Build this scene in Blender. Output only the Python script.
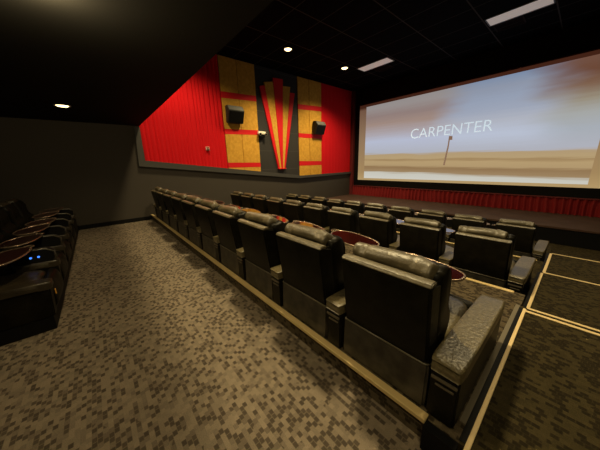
import bpy, bmesh, math, random
from mathutils import Vector, Matrix, noise
random.seed(7)
for o in list(bpy.data.objects): bpy.data.objects.remove(o)
S = bpy.context.scene
C = S.collection

# ------------------------------------------------------------------ camera
R = Matrix(((0.6498159961, -0.1718263451, 0.7404153417),
            (0.7596001159, 0.1818256774, -0.6244574340),
            (-0.0273282825, 0.9682020090, 0.2486725465)))
cd = bpy.data.cameras.new('camera'); cam = bpy.data.objects.new('camera', cd); C.objects.link(cam)
cd.sensor_width = 36; cd.lens = 237 / 600 * 36; cd.clip_start = .02; cd.clip_end = 100
cam.matrix_world = Matrix.Translation((0, 0, 1.75)) @ R.to_4x4()
S.camera = cam

# ------------------------------------------------------------------ world, exposure, lamp powers
w = bpy.data.worlds.new('world'); S.world = w; w.use_nodes = True
w.node_tree.nodes['Background'].inputs[0].default_value = (.9, .75, .55, 1)
w.node_tree.nodes['Background'].inputs[1].default_value = .005
S.view_settings.view_transform = 'Standard'; S.view_settings.look = 'None'
S.view_settings.exposure = 0.0; S.view_settings.gamma = 1; S.view_settings.use_curve_mapping = False
WARM = (1.0, .78, .41)
P_LOW, P_WALL, P_SEAT = 60, 860, 300      # soffit cans, cans near left wall, cans near the aisle

# ------------------------------------------------------------------ materials
def mat(name, col=(.5, .5, .5), rough=.5, metal=0, spec=.5, emit=None, es=0, bump=None, coat=0, var=None):
    m = bpy.data.materials.new(name); m.use_nodes = True
    nt = m.node_tree; b = nt.nodes['Principled BSDF']
    b.inputs['Base Color'].default_value = (*col, 1); b.inputs['Roughness'].default_value = rough
    b.inputs['Metallic'].default_value = metal; b.inputs['Specular IOR Level'].default_value = spec
    b.inputs['Coat Weight'].default_value = coat
    if emit: b.inputs['Emission Color'].default_value = (*emit, 1); b.inputs['Emission Strength'].default_value = es
    tc = nt.nodes.new('ShaderNodeTexCoord')
    if bump:
        n = nt.nodes.new('ShaderNodeTexNoise'); n.inputs['Scale'].default_value = bump[0]; n.inputs['Detail'].default_value = 4
        bm = nt.nodes.new('ShaderNodeBump'); bm.inputs['Strength'].default_value = bump[1]; bm.inputs['Distance'].default_value = bump[2]
        nt.links.new(tc.outputs['Object'], n.inputs['Vector']); nt.links.new(n.outputs['Fac'], bm.inputs['Height'])
        nt.links.new(bm.outputs['Normal'], b.inputs['Normal'])
    if var:
        n = nt.nodes.new('ShaderNodeTexNoise'); n.inputs['Scale'].default_value = var[0]; n.inputs['Detail'].default_value = 5
        r = nt.nodes.new('ShaderNodeValToRGB'); r.color_ramp.elements[0].position = .35; r.color_ramp.elements[1].position = .68
        r.color_ramp.elements[0].color = (*col, 1); r.color_ramp.elements[1].color = (*var[1], 1)
        nt.links.new(tc.outputs['Object'], n.inputs['Vector']); nt.links.new(n.outputs['Fac'], r.inputs[0])
        nt.links.new(r.outputs[0], b.inputs['Base Color'])
    return m

def nd(nt, t, **k):
    n = nt.nodes.new(t)
    for a, v in k.items(): setattr(n, a, v)
    return n
def mth(nt, op, a, b=None, c=None):
    n = nd(nt, 'ShaderNodeMath', operation=op)
    for i, v in enumerate((a, b, c)):
        if v is None: continue
        if isinstance(v, (int, float)): n.inputs[i].default_value = v
        else: nt.links.new(v, n.inputs[i])
    return n.outputs[0]

def carpet_mat(name, light, dark, rough=.95):
    m = mat(name, light, rough, spec=.15); nt = m.node_tree; b = nt.nodes['Principled BSDF']; L = nt.links.new
    tc = nd(nt, 'ShaderNodeTexCoord'); sp = nd(nt, 'ShaderNodeSeparateXYZ'); L(tc.outputs['Object'], sp.inputs[0])
    zy = mth(nt, 'ADD', sp.outputs[1], sp.outputs[2])
    row = mth(nt, 'FLOOR', mth(nt, 'DIVIDE', zy, .030))
    sh = mth(nt, 'MULTIPLY', mth(nt, 'FRACT', mth(nt, 'MULTIPLY', row, .37)), 1.0)
    colm = mth(nt, 'FLOOR', mth(nt, 'ADD', mth(nt, 'DIVIDE', sp.outputs[0], .040), sh))
    cb = nd(nt, 'ShaderNodeCombineXYZ'); L(colm, cb.inputs[0]); L(row, cb.inputs[1])
    wn = nd(nt, 'ShaderNodeTexWhiteNoise', noise_dimensions='2D'); L(cb.outputs[0], wn.inputs['Vector'])
    # wider patches where dark tufts gather
    n1 = nd(nt, 'ShaderNodeTexNoise'); n1.inputs['Scale'].default_value = 4.0; n1.inputs['Detail'].default_value = 3
    L(tc.outputs['Object'], n1.inputs['Vector'])
    thr = mth(nt, 'MULTIPLY_ADD', n1.outputs['Fac'], 1.5, -.32)
    isd0 = mth(nt, 'LESS_THAN', wn.outputs['Value'], thr)
    fx = mth(nt, 'ABSOLUTE', mth(nt, 'SUBTRACT', mth(nt, 'FRACT', mth(nt, 'ADD', mth(nt, 'DIVIDE', sp.outputs[0], .040), sh)), .5))
    fy = mth(nt, 'ABSOLUTE', mth(nt, 'SUBTRACT', mth(nt, 'FRACT', mth(nt, 'DIVIDE', zy, .030)), .5))
    edge = mth(nt, 'SUBTRACT', 1.0, mth(nt, 'SMOOTH_MAX', fx, fy, .1))
    inr = nd(nt, 'ShaderNodeMapRange', interpolation_type='SMOOTHSTEP'); inr.inputs[1].default_value = .48; inr.inputs[2].default_value = .64; L(edge, inr.inputs[0])
    par = mth(nt, 'GREATER_THAN', mth(nt, 'FRACT', mth(nt, 'MULTIPLY', mth(nt, 'ADD', colm, row), .3333)), .3)
    isd = mth(nt, 'MULTIPLY', mth(nt, 'MULTIPLY', isd0, par), inr.outputs[0])
    n2 = nd(nt, 'ShaderNodeTexNoise'); n2.inputs['Scale'].default_value = 160; n2.inputs['Detail'].default_value = 2
    L(tc.outputs['Object'], n2.inputs['Vector'])
    shade = mth(nt, 'MULTIPLY_ADD', wn.outputs['Value'], .5, .62)
    tone = mth(nt, 'MULTIPLY', shade, mth(nt, 'MULTIPLY_ADD', n2.outputs['Fac'], .8, .6))
    mx = nd(nt, 'ShaderNodeMix', data_type='RGBA'); L(isd, mx.inputs['Factor'])
    mx.inputs['A'].default_value = (*light, 1); mx.inputs['B'].default_value = (*dark, 1)
    vm = nd(nt, 'ShaderNodeVectorMath', operation='SCALE'); L(mx.outputs['Result'], vm.inputs[0]); L(tone, vm.inputs['Scale'])
    L(vm.outputs[0], b.inputs['Base Color'])
    bp = nd(nt, 'ShaderNodeBump'); bp.inputs['Strength'].default_value = .5; bp.inputs['Distance'].default_value = .006
    L(n2.outputs['Fac'], bp.inputs['Height']); L(bp.outputs[0], b.inputs['Normal'])
    return m

M = {}
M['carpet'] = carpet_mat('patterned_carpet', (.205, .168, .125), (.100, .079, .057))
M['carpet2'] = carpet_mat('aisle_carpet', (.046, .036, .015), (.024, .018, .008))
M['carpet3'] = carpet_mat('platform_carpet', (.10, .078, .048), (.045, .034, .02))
M['wall'] = mat('dark_paint', (.046, .038, .029), .75, bump=(40, .15, .002))
M['soffit'] = mat('black_soffit', (.009, .0085, .0075), .85, spec=.1)
M['block'] = mat('charcoal_panel', (.040, .037, .035), .8)
M['sill'] = mat('sill_grey', (.050, .048, .044), .6)
M['leather'] = mat('black_leather', (.0035, .003, .0015), .42, spec=.13, bump=(26, .2, .006), var=(9, (.008, .007, .004)))
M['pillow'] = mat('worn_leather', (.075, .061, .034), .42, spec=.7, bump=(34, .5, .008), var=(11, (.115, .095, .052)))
M['piping'] = mat('pale_piping', (.09, .08, .055), .35, spec=.6)  # highlight along the skirt welt is put into this pale colour
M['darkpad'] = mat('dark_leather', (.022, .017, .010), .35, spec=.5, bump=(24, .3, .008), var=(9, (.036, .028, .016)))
M['skirt'] = mat('scuffed_vinyl', (.008, .007, .005), .5, bump=(12, .3, .01), var=(7, (.055, .048, .034)))
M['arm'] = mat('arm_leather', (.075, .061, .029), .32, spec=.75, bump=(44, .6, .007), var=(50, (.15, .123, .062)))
M['black'] = mat('black_plastic', (.004, .004, .004), .6, spec=.15)
M['tray'] = mat('tray_lacquer', (.028, .004, .003), .08, spec=.7, coat=.6)
M['rim'] = mat('tray_rim', (.34, .25, .18), .25, metal=.7)
M['chrome'] = mat('brushed_metal', (.6, .56, .48), .3, metal=.9)
M['clip'] = mat('dull_metal', (.16, .14, .10), .4, metal=.6)
M['gold'] = mat('brass_nosing', (.78, .60, .28), .42, metal=.35, spec=.6)
M['gold2'] = mat('step_strip', (.85, .66, .34), .5, metal=.1)
M['red'] = mat('red_fabric', (.66, .006, .012), .85, spec=.2, bump=(60, .2, .003))
M['redpaint'] = mat('red_paint', (.66, .007, .012), .6, spec=.3)
M['yellow'] = mat('gold_fabric', (.56, .285, .034), .8, spec=.2, bump=(14, .3, .004), var=(9, (.68, .37, .055)))
M['shell'] = mat('dark_shell', (.022, .022, .021), .6, spec=.3)
M['spk1'] = mat('speaker_shell', (.10, .10, .095), .55)
M['white'] = mat('white_plastic', (.75, .72, .62), .4)
M['lensr'] = mat('red_lens', (.5, .03, .03), .2)
M['curtain'] = mat('maroon_curtain', (.22, .010, .012), .7, spec=.3)
M['column'] = mat('maroon_trim', (.13, .010, .012), .7)
M['stage'] = mat('brown_stage', (.058, .032, .023), .75, spec=.2, bump=(30, .2, .003), var=(3, (.078, .046, .034)))
M['frame'] = mat('brown_frame', (.10, .045, .03), .6)
M['dim'] = mat('dim_vent', (.016, .008, .006), .8, spec=.1)
M['lamp'] = mat('lamp_glow', (1, .9, .7), .5, emit=(1, .74, .36), es=4.5)
M['troffer'] = mat('troffer_glow', (.8, .75, .7), .6, emit=(1, .86, .78), es=.2)  # diffusers are off; faint glow stands in for screen light on them
M['led'] = mat('blue_led', (.02, .1, .8), .4, emit=(.05, .22, 1), es=1.6)
M['tag'] = mat('amber_tag', (.75, .38, .05), .4)
M['grey'] = mat('lit_floor_strip', (.17, .15, .11), .8, bump=(50, .3, .003))  # paler grey stands for light on the floor beside the end armrest
M['blue'] = mat('pale_tray', (.55, .6, .75), .3)

def ceiling_mat():
    m = mat('black_ceiling_grid', (.018, .017, .016), .9, spec=.03); nt = m.node_tree; b = nt.nodes['Principled BSDF']; L = nt.links.new
    tc = nd(nt, 'ShaderNodeTexCoord'); sp = nd(nt, 'ShaderNodeSeparateXYZ'); L(tc.outputs['Object'], sp.inputs[0])
    fx = mth(nt, 'FRACT', mth(nt, 'DIVIDE', mth(nt, 'ADD', sp.outputs[0], 31.58), 1.515 + 0.0))
    fy = mth(nt, 'FRACT', mth(nt, 'DIVIDE', mth(nt, 'ADD', sp.outputs[1], 21.55), .98))
    a = mth(nt, 'LESS_THAN', fx, .022); c = mth(nt, 'LESS_THAN', fy, .022)
    s = mth(nt, 'MAXIMUM', a, c)
    mx = nd(nt, 'ShaderNodeMix', data_type='RGBA'); L(s, mx.inputs['Factor'])
    mx.inputs['A'].default_value = (.0032, .003, .003, 1); mx.inputs['B'].default_value = (.05, .047, .047, 1)
    L(mx.outputs['Result'], b.inputs['Base Color'])
    return m
M['ceil'] = ceiling_mat()

def block_mat():
    m = M['block']; nt = m.node_tree; b = nt.nodes['Principled BSDF']; L = nt.links.new
    tc = nd(nt, 'ShaderNodeTexCoord'); sp = nd(nt, 'ShaderNodeSeparateXYZ'); L(tc.outputs['Object'], sp.inputs[0])
    f = mth(nt, 'FRACT', mth(nt, 'DIVIDE', mth(nt, 'ADD', sp.outputs[2], .12), .83))
    s = mth(nt, 'LESS_THAN', f, .03)
    mx = nd(nt, 'ShaderNodeMix', data_type='RGBA'); L(s, mx.inputs['Factor'])
    mx.inputs['A'].default_value = (.022, .020, .019, 1); mx.inputs['B'].default_value = (.045, .04, .037, 1)
    L(mx.outputs['Result'], b.inputs['Base Color'])
block_mat()

# picture on the screen: world x in [-8.68,.15], z in [.83,4.78]; object coords: u=0..1 left-right, v=0..1 bottom-top
def picture_mat():
    m = bpy.data.materials.new('projected_picture'); m.use_nodes = True; nt = m.node_tree; nt.nodes.clear(); L = nt.links.new
    out = nd(nt, 'ShaderNodeOutputMaterial'); em = nd(nt, 'ShaderNodeEmission'); L(em.outputs[0], out.inputs[0])
    tc = nd(nt, 'ShaderNodeTexCoord'); sp = nd(nt, 'ShaderNodeSeparateXYZ'); L(tc.outputs['Object'], sp.inputs[0])
    u = mth(nt, 'DIVIDE', mth(nt, 'ADD', sp.outputs[0], 8.68), 8.83)
    z = sp.outputs[2]
    nz = nd(nt, 'ShaderNodeTexNoise'); nz.inputs['Scale'].default_value = .55; nz.inputs['Detail'].default_value = 3
    mp = nd(nt, 'ShaderNodeMapping'); mp.inputs['Scale'].default_value = (.55, 1, 2.2); L(tc.outputs['Object'], mp.inputs[0]); L(mp.outputs[0], nz.inputs['Vector'])
    # horizon drops slightly to the right
    zh = mth(nt, 'ADD', mth(nt, 'ADD', z, mth(nt, 'MULTIPLY', u, .23)), mth(nt, 'MULTIPLY_ADD', nz.outputs['Fac'], .10, -.05))
    n2 = nd(nt, 'ShaderNodeTexNoise'); n2.inputs['Scale'].default_value = 1.0; n2.inputs['Detail'].default_value = 4
    m2 = nd(nt, 'ShaderNodeMapping'); m2.inputs['Scale'].default_value = (.5, 1, 14); L(tc.outputs['Object'], m2.inputs[0]); L(m2.outputs[0], n2.inputs['Vector'])
    v = mth(nt, 'ADD', mth(nt, 'DIVIDE', mth(nt, 'SUBTRACT', zh, .83), 4.1), mth(nt, 'MULTIPLY_ADD', n2.outputs['Fac'], .06, -.03))
    def ramp(stops, fac):
        r = nd(nt, 'ShaderNodeValToRGB'); e = r.color_ramp.elements
        while len(e) < len(stops): e.new(.5)
        for i, (p, c) in enumerate(stops): e[i].position = p; e[i].color = (*[(x / 255) ** 2.2 for x in c], 1)
        L(fac, r.inputs[0]); return r.outputs[0]
    ground = [(0, (208, 206, 196)), (.085, (200, 198, 186)), (.11, (158, 132, 98)), (.165, (146, 118, 84)), (.185, (178, 152, 112)), (.235, (182, 156, 114)),
              (.26, (160, 132, 94)), (.275, (182, 158, 118)), (.325, (178, 154, 118)), (.345, (176, 178, 188))]
    la = ramp(ground + [(.50, (182, 188, 208)), (.60, (172, 164, 170)), (.72, (160, 138, 128)), (.82, (144, 126, 122)), (.92, (150, 142, 140)), (1, (146, 140, 138))], v)
    lb = ramp(ground + [(.50, (186, 194, 212)), (.62, (176, 180, 192)), (.72, (158, 166, 184)), (.82, (150, 160, 180)), (.92, (142, 150, 168)), (1, (124, 140, 166))], v)
    lc = ramp(ground + [(.50, (168, 174, 182)), (.62, (166, 168, 166)), (.72, (152, 142, 124)), (.82, (126, 98, 80)), (.92, (108, 74, 58)), (1, (112, 80, 66))], v)
    def mix(a, b, lo, hi):
        r = nd(nt, 'ShaderNodeMapRange', interpolation_type='SMOOTHSTEP'); r.inputs[1].default_value = lo; r.inputs[2].default_value = hi
        uu = mth(nt, 'ADD', u, mth(nt, 'MULTIPLY_ADD', nz.outputs['Fac'], .3, -.15)); L(uu, r.inputs[0])
        x = nd(nt, 'ShaderNodeMix', data_type='RGBA'); L(r.outputs[0], x.inputs['Factor']); L(a, x.inputs['A']); L(b, x.inputs['B']); return x.outputs['Result']
    c = mix(mix(la, lb, .40, .60), lc, .76, .95)
    L(c, em.inputs[0]); em.inputs[1].default_value = .96
    return m
M['picture'] = picture_mat()
def border_mat():  # projector spill on the border is painted as emission
    m = bpy.data.materials.new('screen_border'); m.use_nodes = True; nt = m.node_tree; nt.nodes.clear(); L = nt.links.new
    out = nd(nt, 'ShaderNodeOutputMaterial'); em = nd(nt, 'ShaderNodeEmission'); L(em.outputs[0], out.inputs[0])
    tc = nd(nt, 'ShaderNodeTexCoord'); sp = nd(nt, 'ShaderNodeSeparateXYZ'); L(tc.outputs['Object'], sp.inputs[0])
    r = nd(nt, 'ShaderNodeValToRGB'); e = r.color_ramp.elements
    while len(e) < 5: e.new(.5)
    for i, (p, c) in enumerate([(0, (178, 150, 104)), (.12, (160, 132, 92)), (.55, (142, 116, 90)), (.93, (112, 84, 68)), (.965, (66, 38, 28))]):
        e[i].position = p; e[i].color = (*[(x / 255) ** 2.2 for x in c], 1)
    L(mth(nt, 'DIVIDE', mth(nt, 'SUBTRACT', sp.outputs[2], .71), 4.21), r.inputs[0]); L(r.outputs[0], em.inputs[0])
    return m
M['screen'] = border_mat()
M['letter'] = mat('letter_glow', (.7, .8, .9), .8, emit=(.52, .64, .72), es=1.0)
M['post'] = mat('post_glow', (.3, .25, .2), .8, emit=(.17, .10, .07), es=1.0)

# ------------------------------------------------------------------ mesh helpers
def obj(name, bm, m, parent=None, smooth=None, loc=None):
    me = bpy.data.meshes.new(name); bmesh.ops.recalc_face_normals(bm, faces=bm.faces); bm.to_mesh(me); bm.free()
    for x in (m if isinstance(m, (list, tuple)) else [m]): me.materials.append(M[x] if isinstance(x, str) else x)
    if smooth is not None:
        for p in me.polygons: p.use_smooth = True
        me.set_sharp_from_angle(angle=math.radians(smooth))
    o = bpy.data.objects.new(name, me); C.objects.link(o)
    if parent: o.parent = parent
    if loc: o.location = loc
    return o
def bx(bm, x0, x1, y0, y1, z0, z1, bev=0, seg=2):
    n0 = set(bm.verts)
    vs = [bm.verts.new((x, y, z)) for x in (x0, x1) for y in (y0, y1) for z in (z0, z1)]
    fs = [bm.faces.new([vs[i] for i in f]) for f in ((0, 1, 3, 2), (4, 6, 7, 5), (0, 4, 5, 1), (2, 3, 7, 6), (0, 2, 6, 4), (1, 5, 7, 3))]
    if bev:
        es = list({e for f in fs for e in f.edges})
        bmesh.ops.bevel(bm, geom=es, offset=bev, segments=seg, affect='EDGES', profile=.5)
    return bm
def box(*a, **k): return bx(bmesh.new(), *a, **k)
def prism(bm, pts, axis, a, b, bev=0, seg=2):
    # polygon pts (2D) extruded along axis between a and b
    def P(p, t):
        q = list(p); q.insert(axis, t); return q
    A = [bm.verts.new(P(p, a)) for p in pts]; B = [bm.verts.new(P(p, b)) for p in pts]; n = len(pts)
    fs = [bm.faces.new(A), bm.faces.new(B[::-1])] + [bm.faces.new([A[i], B[i], B[(i + 1) % n], A[(i + 1) % n]]) for i in range(n)]
    if bev:
        es = list({e for f in fs for e in f.edges}); bmesh.ops.bevel(bm, geom=es, offset=bev, segments=seg, affect='EDGES')
    return bm
def cyl(bm, p0, p1, r0, r1=None, n=20):
    r1 = r0 if r1 is None else r1
    p0 = Vector(p0); p1 = Vector(p1); d = (p1 - p0).normalized()
    a = d.orthogonal().normalized(); b = d.cross(a)
    A = [bm.verts.new(p0 + (a * math.cos(t) + b * math.sin(t)) * r0) for t in [2 * math.pi * i / n for i in range(n)]]
    B = [bm.verts.new(p1 + (a * math.cos(t) + b * math.sin(t)) * r1) for t in [2 * math.pi * i / n for i in range(n)]]
    bm.faces.new(A[::-1]); bm.faces.new(B)
    for i in range(n): bm.faces.new([A[i], A[(i + 1) % n], B[(i + 1) % n], B[i]])
    return bm
def tube(bm, pts, r, n=10, closed=False):
    pts = [Vector(p) for p in pts]; rings = []; N = len(pts)
    for i, p in enumerate(pts):
        d = (pts[(i + 1) % N] - pts[i - 1]) if closed else (pts[min(i + 1, N - 1)] - pts[max(i - 1, 0)])
        d.normalize(); up = Vector((0, 0, 1)) if abs(d.z) < .9 else Vector((1, 0, 0))
        a = d.cross(up).normalized(); b = a.cross(d)
        rings.append([bm.verts.new(p + (a * math.cos(t) + b * math.sin(t)) * r) for t in [2 * math.pi * j / n for j in range(n)]])
    for i in range(N if closed else N - 1):
        A, B = rings[i], rings[(i + 1) % N]
        for j in range(n): bm.faces.new([A[j], A[(j + 1) % n], B[(j + 1) % n], B[j]])
    if not closed: bm.faces.new(rings[0][::-1]); bm.faces.new(rings[-1])
    return bm
def cushion(c, s, e=5, n=14, amp=0, freq=6, seed=0, fn=None):
    # rounded pad: a gridded cube pushed to a superellipsoid, with creases from noise
    bm = bmesh.new(); bmesh.ops.create_cube(bm, size=2)
    bmesh.ops.subdivide_edges(bm, edges=bm.edges[:], cuts=n, use_grid_fill=True)
    for v in bm.verts:
        p = v.co; r = (abs(p.x) ** e + abs(p.y) ** e + abs(p.z) ** e) ** (1 / e)
        q = p / r
        q = Vector((q.x * s[0], q.y * s[1], q.z * s[2]))
        if amp:
            d = noise.noise(q * freq + Vector((seed, seed * 2.3, 1))) * amp
            q += q.normalized() * d
        if fn: q = fn(q)
        v.co = q + Vector(c)
    return bm
def thing(name, label, cat, loc=(0, 0, 0), group=None):
    o = bpy.data.objects.new(name, None); C.objects.link(o); o.location = loc; o.empty_display_size = .1
    o['label'] = label; o['category'] = cat
    if group: o['group'] = group
    return o
def tag(o, label, cat, group=None):
    o['label'] = label; o['category'] = cat
    if group: o['group'] = group
    return o
def struct(name, bm, m, label=None, smooth=None):
    o = obj(name, bm, m, smooth=smooth); o['kind'] = 'structure'
    if label: o['label'] = label
    return o

WX, D, CZ = -9.65, 12.57, 5.8      # left wall, screen wall, ceiling
RX, BY, LOWZ = 1.3, -3.4, 3.09      # right wall, rear wall, low rear ceiling
FRONTZ = -.75
NEAR = [(1.42, 3.10), (4.33, 5.72)]

# ------------------------------------------------------------------ the room
struct('floor', box(WX - .1, RX + .1, BY - .1, 1.31, -.15, 0), 'carpet', 'patterned brown carpet of the cross aisle')
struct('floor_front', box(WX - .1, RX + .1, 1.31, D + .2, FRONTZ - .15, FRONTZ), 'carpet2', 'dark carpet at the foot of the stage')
struct('wall_left', box(WX - .15, WX, BY, D + .2, FRONTZ, CZ + .1), 'wall')
struct('wall_right', box(RX, RX + .15, BY, D + .2, FRONTZ, CZ + .1), 'soffit')
struct('wall_front', box(WX, RX, D + .03, D + .2, FRONTZ, CZ + .1), 'soffit')
struct('wall_rear', box(WX, RX, BY - .15, BY, 0, LOWZ + .1), 'wall')
struct('ceiling', box(WX, RX, 1.42, D + .2, CZ, CZ + .12), 'ceil', 'black suspended ceiling with a faint tile grid')
struct('ceiling_rear', box(WX, RX, BY, 1.42, LOWZ, LOWZ + .12), 'soffit', 'low black ceiling over the cross aisle')
struct('wall_fascia', box(WX, RX, 1.30, 1.418, LOWZ + .12, CZ + .1), 'soffit', 'black drop wall above the edge of the low ceiling')
struct('baseboard_left', box(WX, WX + .025, BY, 1.30, 0, .13, bev=.006), 'black')
# platforms under the seat rows: concrete steps covered in carpet, and the sloping aisle beside them
SX = -.20
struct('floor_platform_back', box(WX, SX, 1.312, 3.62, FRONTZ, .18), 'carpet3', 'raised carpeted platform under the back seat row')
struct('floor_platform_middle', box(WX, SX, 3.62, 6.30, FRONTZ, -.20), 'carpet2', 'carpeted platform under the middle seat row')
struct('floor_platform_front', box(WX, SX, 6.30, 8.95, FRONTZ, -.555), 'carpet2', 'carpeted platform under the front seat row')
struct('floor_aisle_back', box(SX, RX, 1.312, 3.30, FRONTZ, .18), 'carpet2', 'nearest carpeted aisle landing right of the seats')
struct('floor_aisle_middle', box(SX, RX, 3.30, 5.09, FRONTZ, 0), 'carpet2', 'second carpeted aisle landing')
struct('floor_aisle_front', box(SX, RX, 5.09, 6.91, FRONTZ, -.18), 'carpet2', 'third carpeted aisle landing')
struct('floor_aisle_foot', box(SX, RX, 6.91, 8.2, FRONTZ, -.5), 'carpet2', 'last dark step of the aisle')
struct('floor_platform_rear', box(WX, -3.62, BY, -.63, 0, .16, bev=.01), 'black', 'low black plinth under the rear recliners')
# brass nosings
struct('trim_1', box(WX, -.375, 1.285, 1.345, .155, .19, bev=.006), 'gold', 'long brass nosing behind the back seat row')
struct('trim_2', box(WX, -.30, 3.575, 3.63, .15, .19, bev=.006), 'gold', 'brass nosing in front of the back seat row')
struct('trim_3', box(WX, -.30, 6.255, 6.31, -.23, -.19, bev=.006), 'gold', 'brass nosing in front of the middle seat row')
struct('trim_4', box(-.375, SX, 1.25, 1.31, 0, .178), 'black', 'black end block of the seat platform')
# edging strip beside the aisle: dark kerb with a pale strip on top
for k, (y0, y1, z) in enumerate(((1.25, 3.25, .18), (3.36, 5.04, .0), (5.14, 6.87, -.18))):
    struct('trim_%d' % (5 + k), box(-.172, -.146 + .006 * k, y0, y1, z, z + .008, bev=.003), 'gold2', 'pale strip along the left edge of an aisle landing')
    struct('trim_%d' % (8 + k), box(-.205, -.172, y0 + .08, y1, z - .1, z + .004), 'black', 'black kerb beside an aisle landing')
for k, (y, z, t) in enumerate(((3.285, .18, .03), (3.205, .18, .035), (5.075, 0, .03), (6.89, -.18, .03))):
    struct('trim_%d' % (11 + k), box(-.146, RX, y - t / 2, y + t / 2, z, z + .008, bev=.003), 'gold2', 'pale nosing strip across the aisle')
struct('trim_15', box(-.238, -.205 , 1.45, 3.3, .18, .184), 'grey', 'lit floor painted as a grey strip between end armrest and kerb')

# stage, curtain and screen
st = thing('stage', 'low brown stage floor in front of the screen', 'stage', (-4.2, 11.2, FRONTZ))
def rel(t, bm):
    for v in bm.verts: v.co -= t.location
    return bm
obj('stage_floor', rel(st, box(WX + .002, RX - .002, 10.0, D + .02, -.29, -.23, bev=.01)), 'stage', st)
obj('stage_front', rel(st, box(WX + .002, RX - .002, 10.03, 10.1, FRONTZ, -.29)), 'black', st)
# pleated skirt
def pleats(x0, x1, z0, z1, y, amp, per, n):
    bm = bmesh.new(); rows = []
    zs = [z0 + (z1 - z0) * i / 5 for i in range(6)]
    for i in range(n + 1):
        x = x0 + (x1 - x0) * i / n
        ph = x / per * 2 * math.pi
        c = []
        for z in zs:
            k = 1 - .45 * (z - z0) / (z1 - z0)
            yy = y - amp * k * (.5 + .5 * math.sin(ph + 1.1 * noise.noise(Vector((x * 1.3, z * 1.2, 0))) * 3)) - .02 * noise.noise(Vector((x * 2.7, z, 4)))
            c.append(bm.verts.new((x, yy, z)))
        rows.append(c)
    for a, b in zip(rows, rows[1:]):
        for j in range(5): bm.faces.new([a[j], b[j], b[j + 1], a[j + 1]])
    r = bmesh.ops.extrude_face_region(bm, geom=bm.faces[:])
    for g in r['geom']:
        if isinstance(g, bmesh.types.BMVert): g.co.y = y + .02
    return bm
cu = thing('stage_curtain', 'pleated maroon skirt curtain hanging under the cinema screen', 'curtain', (-4.2, D - .08, -.23))
obj('curtain_cloth', rel(cu, pleats(-9.42, RX - .03, -.225, .325, D - .06, .11, .19, 900)), 'curtain', cu, smooth=60)
obj('curtain_rail', rel(cu, box(-9.42, RX - .03, D - .13, D - .02, .325, .365, bev=.008)), 'column', cu)
co = thing('red_column', 'narrow maroon column in the corner left of the screen', 'column', (-9.5, D - .1, -.23))
obj('column_shaft', rel(co, box(-9.64, -9.45, D - .2, D + .0, -.16, CZ - .02, bev=.01)), 'column', co)
obj('column_foot', rel(co, box(-9.645, -9.44, D - .21, D + .0, -.23, -.16, bev=.006)), 'column', co)

sc = thing('cinema_screen', 'huge wide cinema screen showing a pale sky over a tan field', 'screen', (0, D, 0))
def quadY(x0, x1, z0, z1, y, t=.01): return box(x0, x1, y, y + t, z0, z1)
so = lambda bm: bm
p_ = obj('screen_surface', quadY(-9.13, .60, .71, 4.92, -.035, .03), 'screen', sc); p_['label'] = 'tan border of the screen surface with painted spill light'
obj('projected_picture', quadY(-8.68, .15, .825, 4.785, -.042, .006), 'picture', sc)
fr = bmesh.new()
bx(fr, -9.16, .72, -.06, .02, 4.915, 4.95); bx(fr, .60, .72, -.06, .02, .66, 4.915)
obj('screen_frame', fr, 'frame', sc)
obj('masking', box(-9.42, RX - .1, -.02, .015, .37, .705), 'black', sc)
tcu = bpy.data.curves.new('lettering', 'FONT'); tcu.body = 'CARPENTER'; tcu.size = .66; tcu.extrude = .001; tcu.shear = .02; tcu.offset = -.005
to = bpy.data.objects.new('tmp_text', tcu); C.objects.link(to)
bpy.context.view_layer.update()
me = bpy.data.meshes.new_from_object(to.evaluated_get(bpy.context.evaluated_depsgraph_get())); bpy.data.objects.remove(to)
xs = [v.co.x for v in me.vertices]; ys = [v.co.y for v in me.vertices]
sx = 3.30 / (max(xs) - min(xs)); sy = .44 / (max(ys) - min(ys))
for v in me.vertices:
    x, y, z = v.co; v.co = ((x - min(xs)) * sx - 5.99, -.047 + z, (y - min(ys)) * sy + 2.84)
me.name = 'title_lettering'; me.materials.append(M['letter'])
t_ = bpy.data.objects.new('title_lettering', me); C.objects.link(t_); t_.parent = sc; t_['label'] = 'pale capital letters reading CARPENTER'
pb = bmesh.new()
prism(pb, [(-4.345, 1.52), (-4.27, 1.52), (-4.20, 2.3), (-4.19, 2.62), (-4.09, 2.62), (-4.10, 2.78), (-4.24, 2.80), (-4.25, 2.4)], 1, -.046, -.0435)
obj('pictured_post', pb, 'post', sc)

# ------------------------------------------------------------------ left wall decoration
def lerp(a, b, t): return a + (b - a) * t
def zbot(y):   # panel bottoms follow the sloping sill, then run level
    if y < 8.13: return lerp(2.005, 1.19, (y - 1.40) / 6.73)
    return 1.15 + .05 * max(0, min(1, (y - 8.13) / 4.4)) - .05
def ztop(y): return CZ - .02
FX = WX + .012
struct('wall_left_panelling', prism(bmesh.new(), [(5.86, 1.40), (8.22, 1.10), (8.22, CZ), (5.86, CZ)], 0, WX - .01, FX), 'block', 'charcoal wall boards with level joints behind the fan ornament')
# sill and upright edge
def sillpoly(z_in, z_out):
    return
sb = bmesh.new()
prism(sb, [(1.20, 1.82), (8.13, 1.03), (8.13, 1.20), (1.36, 2.01)], 0, WX, WX + .11, bev=.008)
prism(sb, [(8.12, 1.03), (D - .2, 1.085), (D - .2, 1.20), (8.12, 1.17)], 0, WX, WX + .11, bev=.008)
struct('trim_20', sb, 'sill', 'grey sill ledge below the coloured wall panels')
struct('trim_21', prism(bmesh.new(), [(1.20, 1.82), (1.40, 1.95), (1.42, 3.05), (1.27, 3.05)], 0, WX, WX + .09, bev=.008), 'sill', 'grey upright edge left of the red wall panel')

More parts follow.
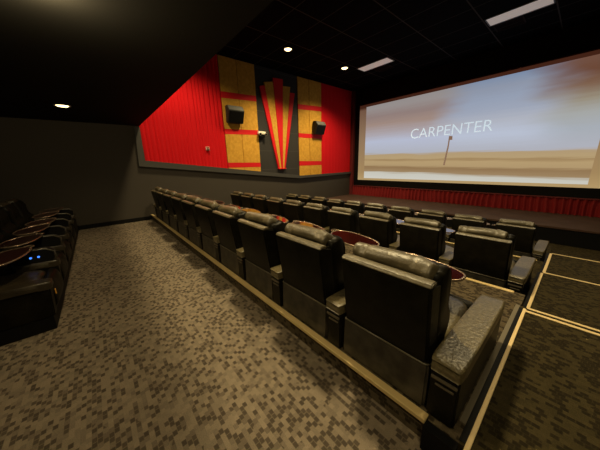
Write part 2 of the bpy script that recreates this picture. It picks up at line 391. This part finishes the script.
def fold_panel(y0, y1, per, amp, x, jitter, zb=zbot, zt=ztop):
    bm = bmesh.new(); cols = []; y = y0; i = 0
    prof = []
    while y < y1 - .01:
        wd = per * (1 + random.uniform(-jitter, jitter))
        for t, a in ((0, 0), (.25, .6), (.5, 1), (.8, 1), (.92, .25)):
            yy = y + wd * t
            if yy < y1: prof.append((yy, a * amp))
        y += wd
    prof.append((y1, 0))
    front = []; back = []
    for yy, a in prof:
        lo, hi = zb(yy), zt(yy); yc = yy
        front.append([bm.verts.new((x + a, yc, lerp(lo, hi, k / 6))) for k in range(7)])
        back.append([bm.verts.new((WX + .002, yc, lo)), bm.verts.new((WX + .002, yc, hi))])
    for i in range(len(front) - 1):
        a, b = front[i], front[i + 1]
        for k in range(6): bm.faces.new([a[k], b[k], b[k + 1], a[k + 1]])
        bm.faces.new([back[i][0], back[i + 1][0], b[0], a[0]]); bm.faces.new([a[6], b[6], back[i + 1][1], back[i][1]])
    for f, b in ((front[0], back[0]), (front[-1], back[-1])): bm.faces.new([b[0]] + f + [b[1]])
    return bm
def wthing(name, label, cat, y, z, group=None): return thing(name, label, cat, (WX, y, z), group)
o = obj('red_wall_panel', fold_panel(1.42, 4.31, .15, .034, FX, .35), 'red', smooth=40)
tag(o, 'large pleated red fabric panel cut off by the low black ceiling edge', 'wall panel')
o = obj('red_wall_panel', fold_panel(9.82, D - .2, .30, .008, FX, .2), 'red', smooth=40)
tag(o, 'smooth upright red fabric panel beside the screen corner', 'wall panel')

def gold_panel(y0, y1, div, bands, label):
    t = wthing('gold_wall_panel', label, 'wall panel', (y0 + y1) / 2, 1.5)
    z0 = lambda y: zbot(y); X1 = WX + .045
    levels = [None] + bands + [None]
    lo = (z0(y0), z0(y1)); g = .012
    for s in range(len(bands) + 1):
        if s > 0:
            lo = (bands[s - 1][2], bands[s - 1][3])
        hi = (bands[s][0], bands[s][1]) if s < len(bands) else (min(ztop(y0), CZ - .02), CZ - .02)
        for (a, b) in ((y0, div - .008), (div + .008, y1)):
            la, lb = (lerp(lo[0], lo[1], (q - y0) / (y1 - y0)) for q in (a, b)); ha, hb = (lerp(hi[0], hi[1], (q - y0) / (y1 - y0)) for q in (a, b))
            if min(ha - la, hb - lb) < .03: continue
            obj('fabric_board', rel(t, prism(bmesh.new(), [(a, la), (b, lb), (b, hb), (a, ha)], 0, WX + .005, X1, bev=.006)), 'yellow', t)
    for (a0, a1, b0, b1) in bands:
        q = obj('red_band', rel(t, prism(bmesh.new(), [(y0, a0), (y1, a1), (y1, b1), (y0, b0)], 0, WX + .005, X1 + .004)), 'redpaint', t)
        q['label'] = 'red stripe across the gold panel'
    return t
gold_panel(4.32, 5.86, 5.05, [(1.69, 1.68, 1.89, 1.865), (3.00, 3.045, 3.19, 3.235), (4.325, 4.39, 4.549, 4.60)], 'gold fabric wall panel with red stripes carrying the left speaker')
gold_panel(8.19, 9.80, 8.93, [(1.67, 1.674, 1.90, 1.88), (3.052, 3.047, 3.251, 3.262), (4.357, 4.423, 4.58, 4.646)], 'gold fabric wall panel with red stripes carrying the right speaker')

fan = wthing('fan_ornament', 'red and gold fan-shaped wall ornament between the gold panels', 'wall ornament', 7.04, 1.6)
N = 5; yb = [6.83 + i * (7.25 - 6.83) / 5 for i in range(6)]
tops = [((6.045, 5.012), (6.32, 5.09), 'redpaint'), ((6.29, 5.20), (6.75, 5.30), 'yellow'), ((6.745, 5.45), (7.285, 5.48), 'redpaint'),
        ((7.29, 5.21), (7.71, 5.24), 'yellow'), ((7.69, 5.0), (7.98, 5.01), 'redpaint')]
for i, (a, b, mm) in enumerate(tops):
    th = (.055, .065, .08, .065, .055)[i]
    q = obj('fan_blade', rel(fan, prism(bmesh.new(), [(yb[i], 1.585), (yb[i + 1], 1.585), b, a], 0, WX + .01, WX + .02 + th, bev=.006)), mm, fan)
    q['label'] = 'gold fan blade' if mm == 'yellow' else 'red fan blade'
obj('fan_foot', rel(fan, box(WX + .01, WX + .115, 6.81, 7.27, 1.545, 1.59, bev=.008)), 'redpaint', fan)

def speaker(y, z, label):
    t = wthing('wall_speaker', label, 'speaker', y, z)
    X = WX + .10
    prof = [(X, z + .30), (X + .20, z + .30), (X + .33, z + .10), (X + .16, z - .33), (X, z - .33)]
    pr = [(p[0], p[1]) for p in prof]
    bm = bmesh.new()
    A = [bm.verts.new((px, y - .33, pz)) for px, pz in pr]; B = [bm.verts.new((px, y + .33, pz)) for px, pz in pr]; n = len(pr)
    fs = [bm.faces.new(A), bm.faces.new(B[::-1])] + [bm.faces.new([A[i], B[i], B[(i + 1) % n], A[(i + 1) % n]]) for i in range(n)]
    bmesh.ops.bevel(bm, geom=bm.edges[:], offset=.012, segments=2, affect='EDGES')
    obj('cabinet', rel(t, bm), 'shell', t, smooth=30)
    g = bmesh.new()
    d = Vector((.16 - .33, 0, -.43)).normalized(); nrm = Vector((-d.z, 0, d.x)); nrm = nrm if nrm.x > 0 else -nrm
    a = Vector((X + .33, 0, z + .10)) + d * .03 + nrm * .004; b = Vector((X + .16, 0, z - .33)) - d * .03 + nrm * .004
    vs = []
    for off in (0, .008):
        for p, yy in ((a, -.30), (a, .30), (b, .30), (b, -.30)): vs.append(g.verts.new(p + nrm * off + Vector((0, y + yy, 0))))
    for f in ((0, 1, 2, 3), (7, 6, 5, 4), (0, 4, 5, 1), (1, 5, 6, 2), (2, 6, 7, 3), (3, 7, 4, 0)): g.faces.new([vs[i] for i in f])
    q = obj('grille', rel(t, g), 'black', t); q['label'] = 'black cloth grille on lower face'
    u = bmesh.new(); q0 = Vector((X + .20, 0, z + .30)); q1 = Vector((X + .33, 0, z + .10)); d2 = (q1 - q0).normalized(); n2 = Vector((-d2.z, 0, d2.x)); n2 = n2 if n2.x > 0 else -n2  # paler plate carries the lamp light on the slanted upper face
    vs = [u.verts.new(p + n2 * off + Vector((0, yy, 0)) + Vector((0, y, 0))) for off in (.001, .008) for p, yy in ((q0 + d2 * .02, -.31), (q0 + d2 * .02, .31), (q1 - d2 * .02, .31), (q1 - d2 * .02, -.31))]
    for f in ((0, 1, 2, 3), (7, 6, 5, 4), (0, 4, 5, 1), (1, 5, 6, 2), (2, 6, 7, 3), (3, 7, 4, 0)): u.faces.new([vs[i] for i in f])
    uf = obj('lit_upper_face', rel(t, u), 'spk1', t); uf['label'] = 'upper face, lamp light painted as paler grey'
    obj('wall_bracket', rel(t, box(WX + .045, X + .02, y - .08, y + .08, z - .12, z + .12, bev=.01)), 'black', t)
    return t
speaker(4.72, 3.74, 'dark box speaker on the left gold panel of the wall')
speaker(9.45, 3.57, 'dark box speaker on the gold panel nearer the screen')

em = wthing('emergency_light', 'white twin-head emergency light beside the fan ornament', 'emergency light', 6.0, 3.1)
obj('housing', rel(em, box(WX + .045, WX + .16, 5.80, 6.17, 3.07, 3.19, bev=.015)), 'white', em, smooth=40)
for yy in (5.84, 6.13):
    h = bmesh.new(); cyl(h, (WX + .14, yy, 3.10), (WX + .24, yy, 3.06), .05, .065, 18)
    hd = obj('lamp_head', rel(em, h), 'white', em, smooth=40)
    h = bmesh.new(); cyl(h, (WX + .241, yy, 3.06), (WX + .246, yy, 3.058), .052, .052, 18)
    obj('lens', rel(em, h), 'black', hd)
obj('shadow_block', rel(em, box(WX + .045, WX + .13, 5.86, 6.13, 2.93, 3.068, bev=.01)), 'black', em)  # black box stands in for the shadow below the housing
al = wthing('fire_alarm', 'small white alarm strobe on the slanted red panel', 'alarm', 3.53, 2.43)
obj('alarm_base', rel(al, box(WX + .045, WX + .085, 3.47, 3.60, 2.36, 2.50, bev=.01)), 'white', al)
h = bmesh.new(); cyl(h, (WX + .085, 3.535, 2.40), (WX + .15, 3.535, 2.39), .05, .03, 16)
obj('sounder', rel(al, h), 'chrome', al, smooth=40)
obj('strobe', rel(al, box(WX + .085, WX + .10, 3.49, 3.58, 2.46, 2.49)), 'lensr', al)

# ------------------------------------------------------------------ ceiling fixtures
def can(x, y, z, power, label, group, size=130, blend=.9, r=.11, kind='SPOT'):
    t = thing('ceiling_downlight', label, 'ceiling light', (x, y, z), group)
    b = bmesh.new(); tube(b, [(math.cos(a) * (r + .02), math.sin(a) * (r + .02), -.004) for a in [2 * math.pi * i / 28 for i in range(28)]], .014, 8, True)
    obj('trim_ring', b, 'spk1', t, smooth=60)
    b = bmesh.new(); cyl(b, (0, 0, -.022), (0, 0, -.001), r * .8, r, 28); obj('bulb_face', b, 'lamp', t)
    ld = bpy.data.lights.new('downlight_beam', kind); ld.energy = power; ld.color = WARM
    if kind == 'SPOT': ld.spot_size = math.radians(size); ld.spot_blend = blend
    ld.shadow_soft_size = .22 if kind == 'SPOT' else .07
    lo = bpy.data.objects.new('downlight_beam', ld); C.objects.link(lo); lo.parent = t; lo.location = (0, 0, -.09 if kind == 'SPOT' else -.13)
    return t
can(-7.40, -.23, LOWZ, P_LOW * 1.0, 'recessed downlight glowing in the low black rear ceiling', None, 125, 1)
can(-2.80, -.10, LOWZ, P_LOW * 1.6, 'downlight in the low rear ceiling above the cross aisle', None, kind='POINT')
can(.6, -.15, LOWZ, P_LOW * 1.2, 'downlight in the low rear ceiling near the aisle', None, kind='POINT')
can(-7.75, 2.35, CZ, P_WALL * .55, 'hall downlight above the far end of the back seat row', None, 150, .6)
can(-2.6, 2.35, CZ, P_WALL * 1.2, 'hall downlight above the near end of the back seat row', None, 150, .6)
can(-7.75, 6.20, CZ, P_WALL, 'larger looking hall downlight above the fan ornament', None, 125, .8, r=.13)
can(-7.65, 9.28, CZ, P_WALL, 'smaller looking hall downlight nearer the screen', None, 135, .8, r=.13)
can(-.60, 6.20, CZ, P_SEAT, 'hall downlight over the aisle steps', None, 150, .8)
can(-.60, 9.28, CZ, P_SEAT * .6, 'hall downlight over the aisle by the stage', None, 150, .8)

def troffer(x0, x1, y0, y1, label):
    t = thing('fluorescent_fixture', label, 'ceiling light', ((x0 + x1) / 2, (y0 + y1) / 2, CZ))
    b = bmesh.new()
    for a in ((x0, x1, y0, y0 + .03), (x0, x1, y1 - .03, y1), (x0, x0 + .03, y0, y1), (x1 - .03, x1, y0, y1)): bx(b, *a, CZ - .03, CZ - .001)
    obj('fixture_frame', rel(t, b), 'spk1', t)
    obj('diffuser', rel(t, box(x0 + .03, x1 - .03, y0 + .03, y1 - .03, CZ - .02, CZ - .002)), 'troffer', t)
troffer(-7.36, -5.87, 9.74, 10.33, 'unlit white ceiling panel light near the left wall, with painted glow')
troffer(-2.72, -1.28, 9.74, 10.34, 'unlit white ceiling panel light at the upper right, with painted glow')
for x, l in ((-6.6, 'dark ceiling vent beside the left panel light'), (-2.3, 'dark ceiling vent beside the upper right panel light')):
    t = thing('ceiling_vent', l, 'vent', (x, 10.7, CZ))
    b = bmesh.new()
    for a in ((-.36, .36, -.28, -.25), (-.36, .36, .25, .28), (-.36, -.33, -.28, .28), (.33, .36, -.28, .28)): bx(b, *a, -.02, -.001)
    obj('vent_frame', b, 'dim', t)
    for k in range(6): obj('slat', box(-.33, .33, -.22 + k * .08, -.19 + k * .08, -.016, -.004), 'dim', t)

# ------------------------------------------------------------------ recliners
PITCH, BW = .8625, .322
def yz_loft(prof, x0, x1, n=10, bul=.02, seed=0, amp=.006):
    # closed (y,z) profile lofted across x with rounded ends and slight puffiness
    bm = bmesh.new(); rings = []
    cy = sum(p[0] for p in prof) / len(prof); cz = sum(p[1] for p in prof) / len(prof)
    us = [0, .012, .04, .09] + [.16 + .68 * i / n for i in range(n + 1)] + [.91, .96, .988, 1]
    for u in us:
        e = min(u, 1 - u); k = 1 - .16 * max(0, 1 - e / .09) ** 2.5
        x = lerp(x0, x1, u); r = []
        for (y, z) in prof:
            p = Vector((x, cy + (y - cy) * k, cz + (z - cz) * (1 - (1 - k) * .5)))
            d = noise.noise(Vector((x * 5, y * 6 + seed, z * 6))) * amp
            p.y += d; p.z += d * .5
            r.append(bm.verts.new(p))
        rings.append(r)
    m = len(prof)
    for A, B in zip(rings, rings[1:]):
        for j in range(m): bm.faces.new([A[j], A[(j + 1) % m], B[(j + 1) % m], B[j]])
    bm.faces.new(rings[0]); bm.faces.new(rings[-1][::-1])
    return bm
def smoothprof(pts, n=4):
    out = []; N = len(pts)
    for i in range(N):
        p0, p1, p2, p3 = (Vector((*pts[(i + k) % N], 0)) for k in (-1, 0, 1, 2))
        for j in range(n):
            t = j / n
            v = .5 * ((2 * p1) + (p2 - p0) * t + (2 * p0 - 5 * p1 + 4 * p2 - p3) * t * t + (3 * p1 - p0 - 3 * p2 + p3) * t ** 3)
            out.append((v.x, v.y))
    return out
def pillow_mesh(seed):
    # roll of worn leather lying over the top of the backrest, pinched by two seams and wrinkled at the ends
    bm = bmesh.new(); L = 46; n = 26; rings = []; x0, x1 = -BW + .005, BW - .045
    for i in range(L + 1):
        u = i / L; x = lerp(x0, x1, u); e = min(u, 1 - u)
        cap = min(1, (e / .035)) ** .35 if e < .035 else 1
        seam = 1 - .075 * (math.exp(-((u - .20) / .010) ** 2) + math.exp(-((u - .77) / .010) ** 2))
        endw = .4 if .22 < u < .77 else 1.8
        k = max(.18, cap) * seam
        r = []
        for j in range(n):
            t = 2 * math.pi * j / n
            ry, rz = .086, .064
            y = math.cos(t) * ry * k; z = math.sin(t) * rz * k
            d = noise.noise(Vector((x * (9 if endw > 1 else 3) + seed * 3.1, math.cos(t) * 1.2 + x * 4, math.sin(t) * 1.2 + seed))) * .009 * endw
            sag = -.008 * (2 * u - 1) ** 2 - .006 * noise.noise(Vector((u * 2, seed, 0)))
            y += math.cos(t) * d; z += math.sin(t) * d
            if y > 0: z -= .35 * y            # front droops over the back cushion
            r.append(bm.verts.new((x, .176 + y, .930 + z + sag)))
        rings.append(r)
    for A, B in zip(rings, rings[1:]):
        for j in range(n): bm.faces.new([A[j], A[(j + 1) % n], B[(j + 1) % n], B[j]])
    bm.faces.new(rings[0][::-1]); bm.faces.new(rings[-1])
    return bm
def add_arm(t, cx, AR):
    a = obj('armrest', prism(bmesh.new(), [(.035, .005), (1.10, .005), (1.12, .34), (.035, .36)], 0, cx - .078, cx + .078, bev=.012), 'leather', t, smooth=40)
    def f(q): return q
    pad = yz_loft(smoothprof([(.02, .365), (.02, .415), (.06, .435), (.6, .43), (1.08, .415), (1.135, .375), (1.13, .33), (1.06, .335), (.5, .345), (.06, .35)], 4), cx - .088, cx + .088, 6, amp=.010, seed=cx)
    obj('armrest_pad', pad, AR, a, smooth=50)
    b = bmesh.new(); bx(b, cx - .07, cx + .07, .022, .036, .30, .318, bev=.003); bx(b, cx - .045, cx + .055, .024, .036, .262, .272, bev=.002)
    obj('metal_clip', b, 'clip', a)
def recliner(name, label, group, pil_seed=1, leftarm=False, dark=False, console=False):
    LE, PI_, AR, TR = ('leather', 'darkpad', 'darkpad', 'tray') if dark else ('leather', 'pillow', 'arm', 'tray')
    t = thing(name, label, 'recliner', (0, 0, 0), group)
    sk = obj('base_skirt', prism(bmesh.new(), [(.045, .004), (1.0, .004), (1.0, .20), (.30, .24), (.07, .335), (.055, .335)], 0, -.335, .335, bev=.014), 'skirt', t, smooth=40)
    obj('piping', tube(bmesh.new(), [(-.33, .30, .238), (-.33, .075, .328), (-.315, .052, .333), (.315, .052, .333), (.33, .075, .328), (.33, .30, .238)], .0055, 8), 'piping', sk, smooth=60)
    sh = prism(bmesh.new(), [(.062, .315), (-.012, .86), (-.002, .888), (.03, .893), (.14, .87), (.20, .33)], 0, -BW, BW, bev=.016, seg=3)
    obj('back_shell', sh, 'leather', t, smooth=45)
    tp = obj('top_ridge', prism(bmesh.new(), [(-.012, .876), (-.006, .894), (.014, .905), (.066, .903), (.074, .876)], 0, -BW + .004, BW - .004, bev=.006), PI_, t, smooth=60)  # separate paler strip carries the light falling on the backrest top
    tp['label'] = 'top face of the backrest, light on it painted as paler leather'
    cu_ = yz_loft(smoothprof([(.12, .86), (.19, .925), (.27, .935), (.325, .85), (.33, .75), (.34, .64), (.40, .55), (.41, .46), (.36, .38), (.30, .30), (.18, .33)], 4), -BW + .002, BW - .002, 10, seed=pil_seed, amp=.012)
    obj('back_cushion', cu_, 'leather', t, smooth=60)
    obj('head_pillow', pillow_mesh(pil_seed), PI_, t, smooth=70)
    obj('seat_cushion', cushion((0, .655, .27), (.335, .36, .105), e=5, n=12, amp=.03, freq=5, seed=2), AR, t, smooth=60)
    ft = obj('footrest', yz_loft(smoothprof([(.99, .03), (.99, .25), (1.03, .33), (1.09, .32), (1.13, .22), (1.13, .08), (1.08, .02)], 4), -.335, .335, 8, amp=.01), 'leather', t, smooth=60)
    add_arm(t, PITCH / 2, AR)
    if leftarm: add_arm(t, -PITCH / 2, AR)
    if console:
        for cx in ([PITCH / 2, -PITCH / 2] if leftarm else [PITCH / 2]):
            cn = obj('console', prism(bmesh.new(), [(.68, .40), (1.10, .40), (1.125, .46), (1.12, .54), (1.05, .595), (.70, .60)], 0, cx - .07, cx + .07, bev=.012), 'black', t, smooth=40)
            obj('console_edge', tube(bmesh.new(), [(cx + .064, 1.10, .41), (cx + .064, 1.122, .46), (cx + .064, 1.118, .54), (cx + .064, 1.05, .592), (cx + .064, .90, .598)], .014, 8), 'darkpad', cn, smooth=60)
    # swivel table
    n = 40; b = bmesh.new(); pts = []
    for i in range(n):
        a = 2 * math.pi * i / n; c, s = math.cos(a), math.sin(a)
        x = -.10 + .355 * math.copysign(abs(c) ** .9, c); y = .89 - .14 * (x + .07) + .145 * math.copysign(abs(s) ** .8, s) - (.05 * (1 - c * c) if s < 0 else -.02)
        pts.append((x, y))
    prism(b, pts, 2, .612, .630)
    tr = obj('swivel_tray', b, 'tray', t)
    b = bmesh.new(); tube(b, [(p[0], p[1], .624) for p in pts], .011, 8, True)
    obj('tray_rim', b, 'rim', tr, smooth=60)
    b = bmesh.new(); tube(b, [(-.33, .86, .32), (-.33, .86, .55), (-.30, .87, .600), (-.05, .88, .604)], .014, 10)
    obj('tray_post', b, 'black', tr, smooth=60)
    b = bmesh.new(); tube(b, [(-.50 + .055 * math.cos(a), 1.02 + .05 * math.sin(a), .618) for a in [2 * math.pi * i / 20 for i in range(20)]], .008, 8, True)
    obj('cup_ring', b, 'rim', tr, smooth=60)
    return t
def deep(o, parent=None):
    c = o.copy(); C.objects.link(c)
    if parent: c.parent = parent
    for ch in o.children: deep(ch, c)
    return c
protos = []
def vary(t, k, ty=0, tz=0):
    for ch in t.children:
        if ch.name.startswith('head_pillow'):
            ch.rotation_euler = (0, random.uniform(-.025, .025), random.uniform(-.03, .03))
            ch.location = (random.uniform(-.012, .008), random.uniform(-.008, .012), random.uniform(-.012, .006))
        if ch.name.startswith('swivel_tray'):
            ch.rotation_euler = (random.uniform(-.01, .03), random.uniform(-.015, .015), 0); ch.location = (0, ty, tz)
ORD = ['first', 'second', 'third', 'fourth', 'fifth', 'sixth', 'seventh', 'eighth', 'ninth', 'tenth']
rows = [('back platform row', 'nearest row', 1.31, .18, -.753, 10), ('middle row', 'middle row', 3.95, -.20, -.77, 10), ('front row', 'front row', 6.67, -.555, -.765, 10)]
base = recliner('recliner_seat', 'x', 'x', 1)
base_l = recliner('recliner_seat', 'x', 'x', 4, leftarm=True)
base_d = recliner('recliner_seat', 'x', 'x', 2, dark=True)
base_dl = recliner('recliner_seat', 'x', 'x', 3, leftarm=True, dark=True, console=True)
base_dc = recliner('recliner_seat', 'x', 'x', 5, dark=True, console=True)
used = {k: False for k in range(5)}
def seat(x, y, z, label, group, last=False, k=0, dark=False, ty=0, tz=0):
    key = (1 if last else 0) + (2 if dark else 0)
    if key == 2 and k > 0: key = 4
    src = (base, base_l, base_d, base_dl, base_dc)[key]
    if used[key]: t = deep(src)
    else: t = src; used[key] = True
    t.location = (x, y, z); t['label'] = label; t['group'] = group
    vary(t, k, ty, tz)
    return t
for rn, (nm, short, y, z, x0, n) in enumerate(rows):
    for i in range(n):
        if i == 0: lab = {0: 'largest black leather recliner beside the aisle, rear of it nearest to us', 1: 'black leather recliner at the aisle end of the middle row', 2: 'black leather recliner at the aisle end of the front row by the stage'}[rn]
        elif i == n - 1: lab = 'black leather recliner of the %s standing by the left wall' % nm
        else: lab = 'black leather recliner, %s seat from the aisle end in the %s' % (ORD[i], nm)
        seat(x0 - i * PITCH, y, z, lab, 'recliners in the ' + nm, i == n - 1, i, False, .10 if i else 0, .02 if i else 0)
RY, RZ, RX0 = -1.71, .16, -4.12
rear = []
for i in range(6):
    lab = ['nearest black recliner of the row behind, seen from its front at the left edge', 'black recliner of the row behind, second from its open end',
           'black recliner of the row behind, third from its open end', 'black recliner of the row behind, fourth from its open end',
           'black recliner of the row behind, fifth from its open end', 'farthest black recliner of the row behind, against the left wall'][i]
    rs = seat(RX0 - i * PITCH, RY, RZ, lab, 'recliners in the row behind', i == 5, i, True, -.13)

    rear.append(rs)
cn = [c for c in rear[1].children if c.name.startswith('console')][0]    # its two recline buttons glow blue
for yy in (.895, .967):
    b = bmesh.new(); cyl(b, (PITCH / 2 + .068, yy, .500), (PITCH / 2 + .080, yy, .500), .013, .011, 16)
    q = obj('recline_button', b, 'led', cn); q['label'] = 'blue glowing button'
tg = tag(obj('paper_tag', box(-.012, .012, -.004, .004, -.06, .0, bev=.002), 'tag', loc=(-3.70, -.567, .45)), 'small amber tag hanging at the front of the nearest rear recliner', 'tag')
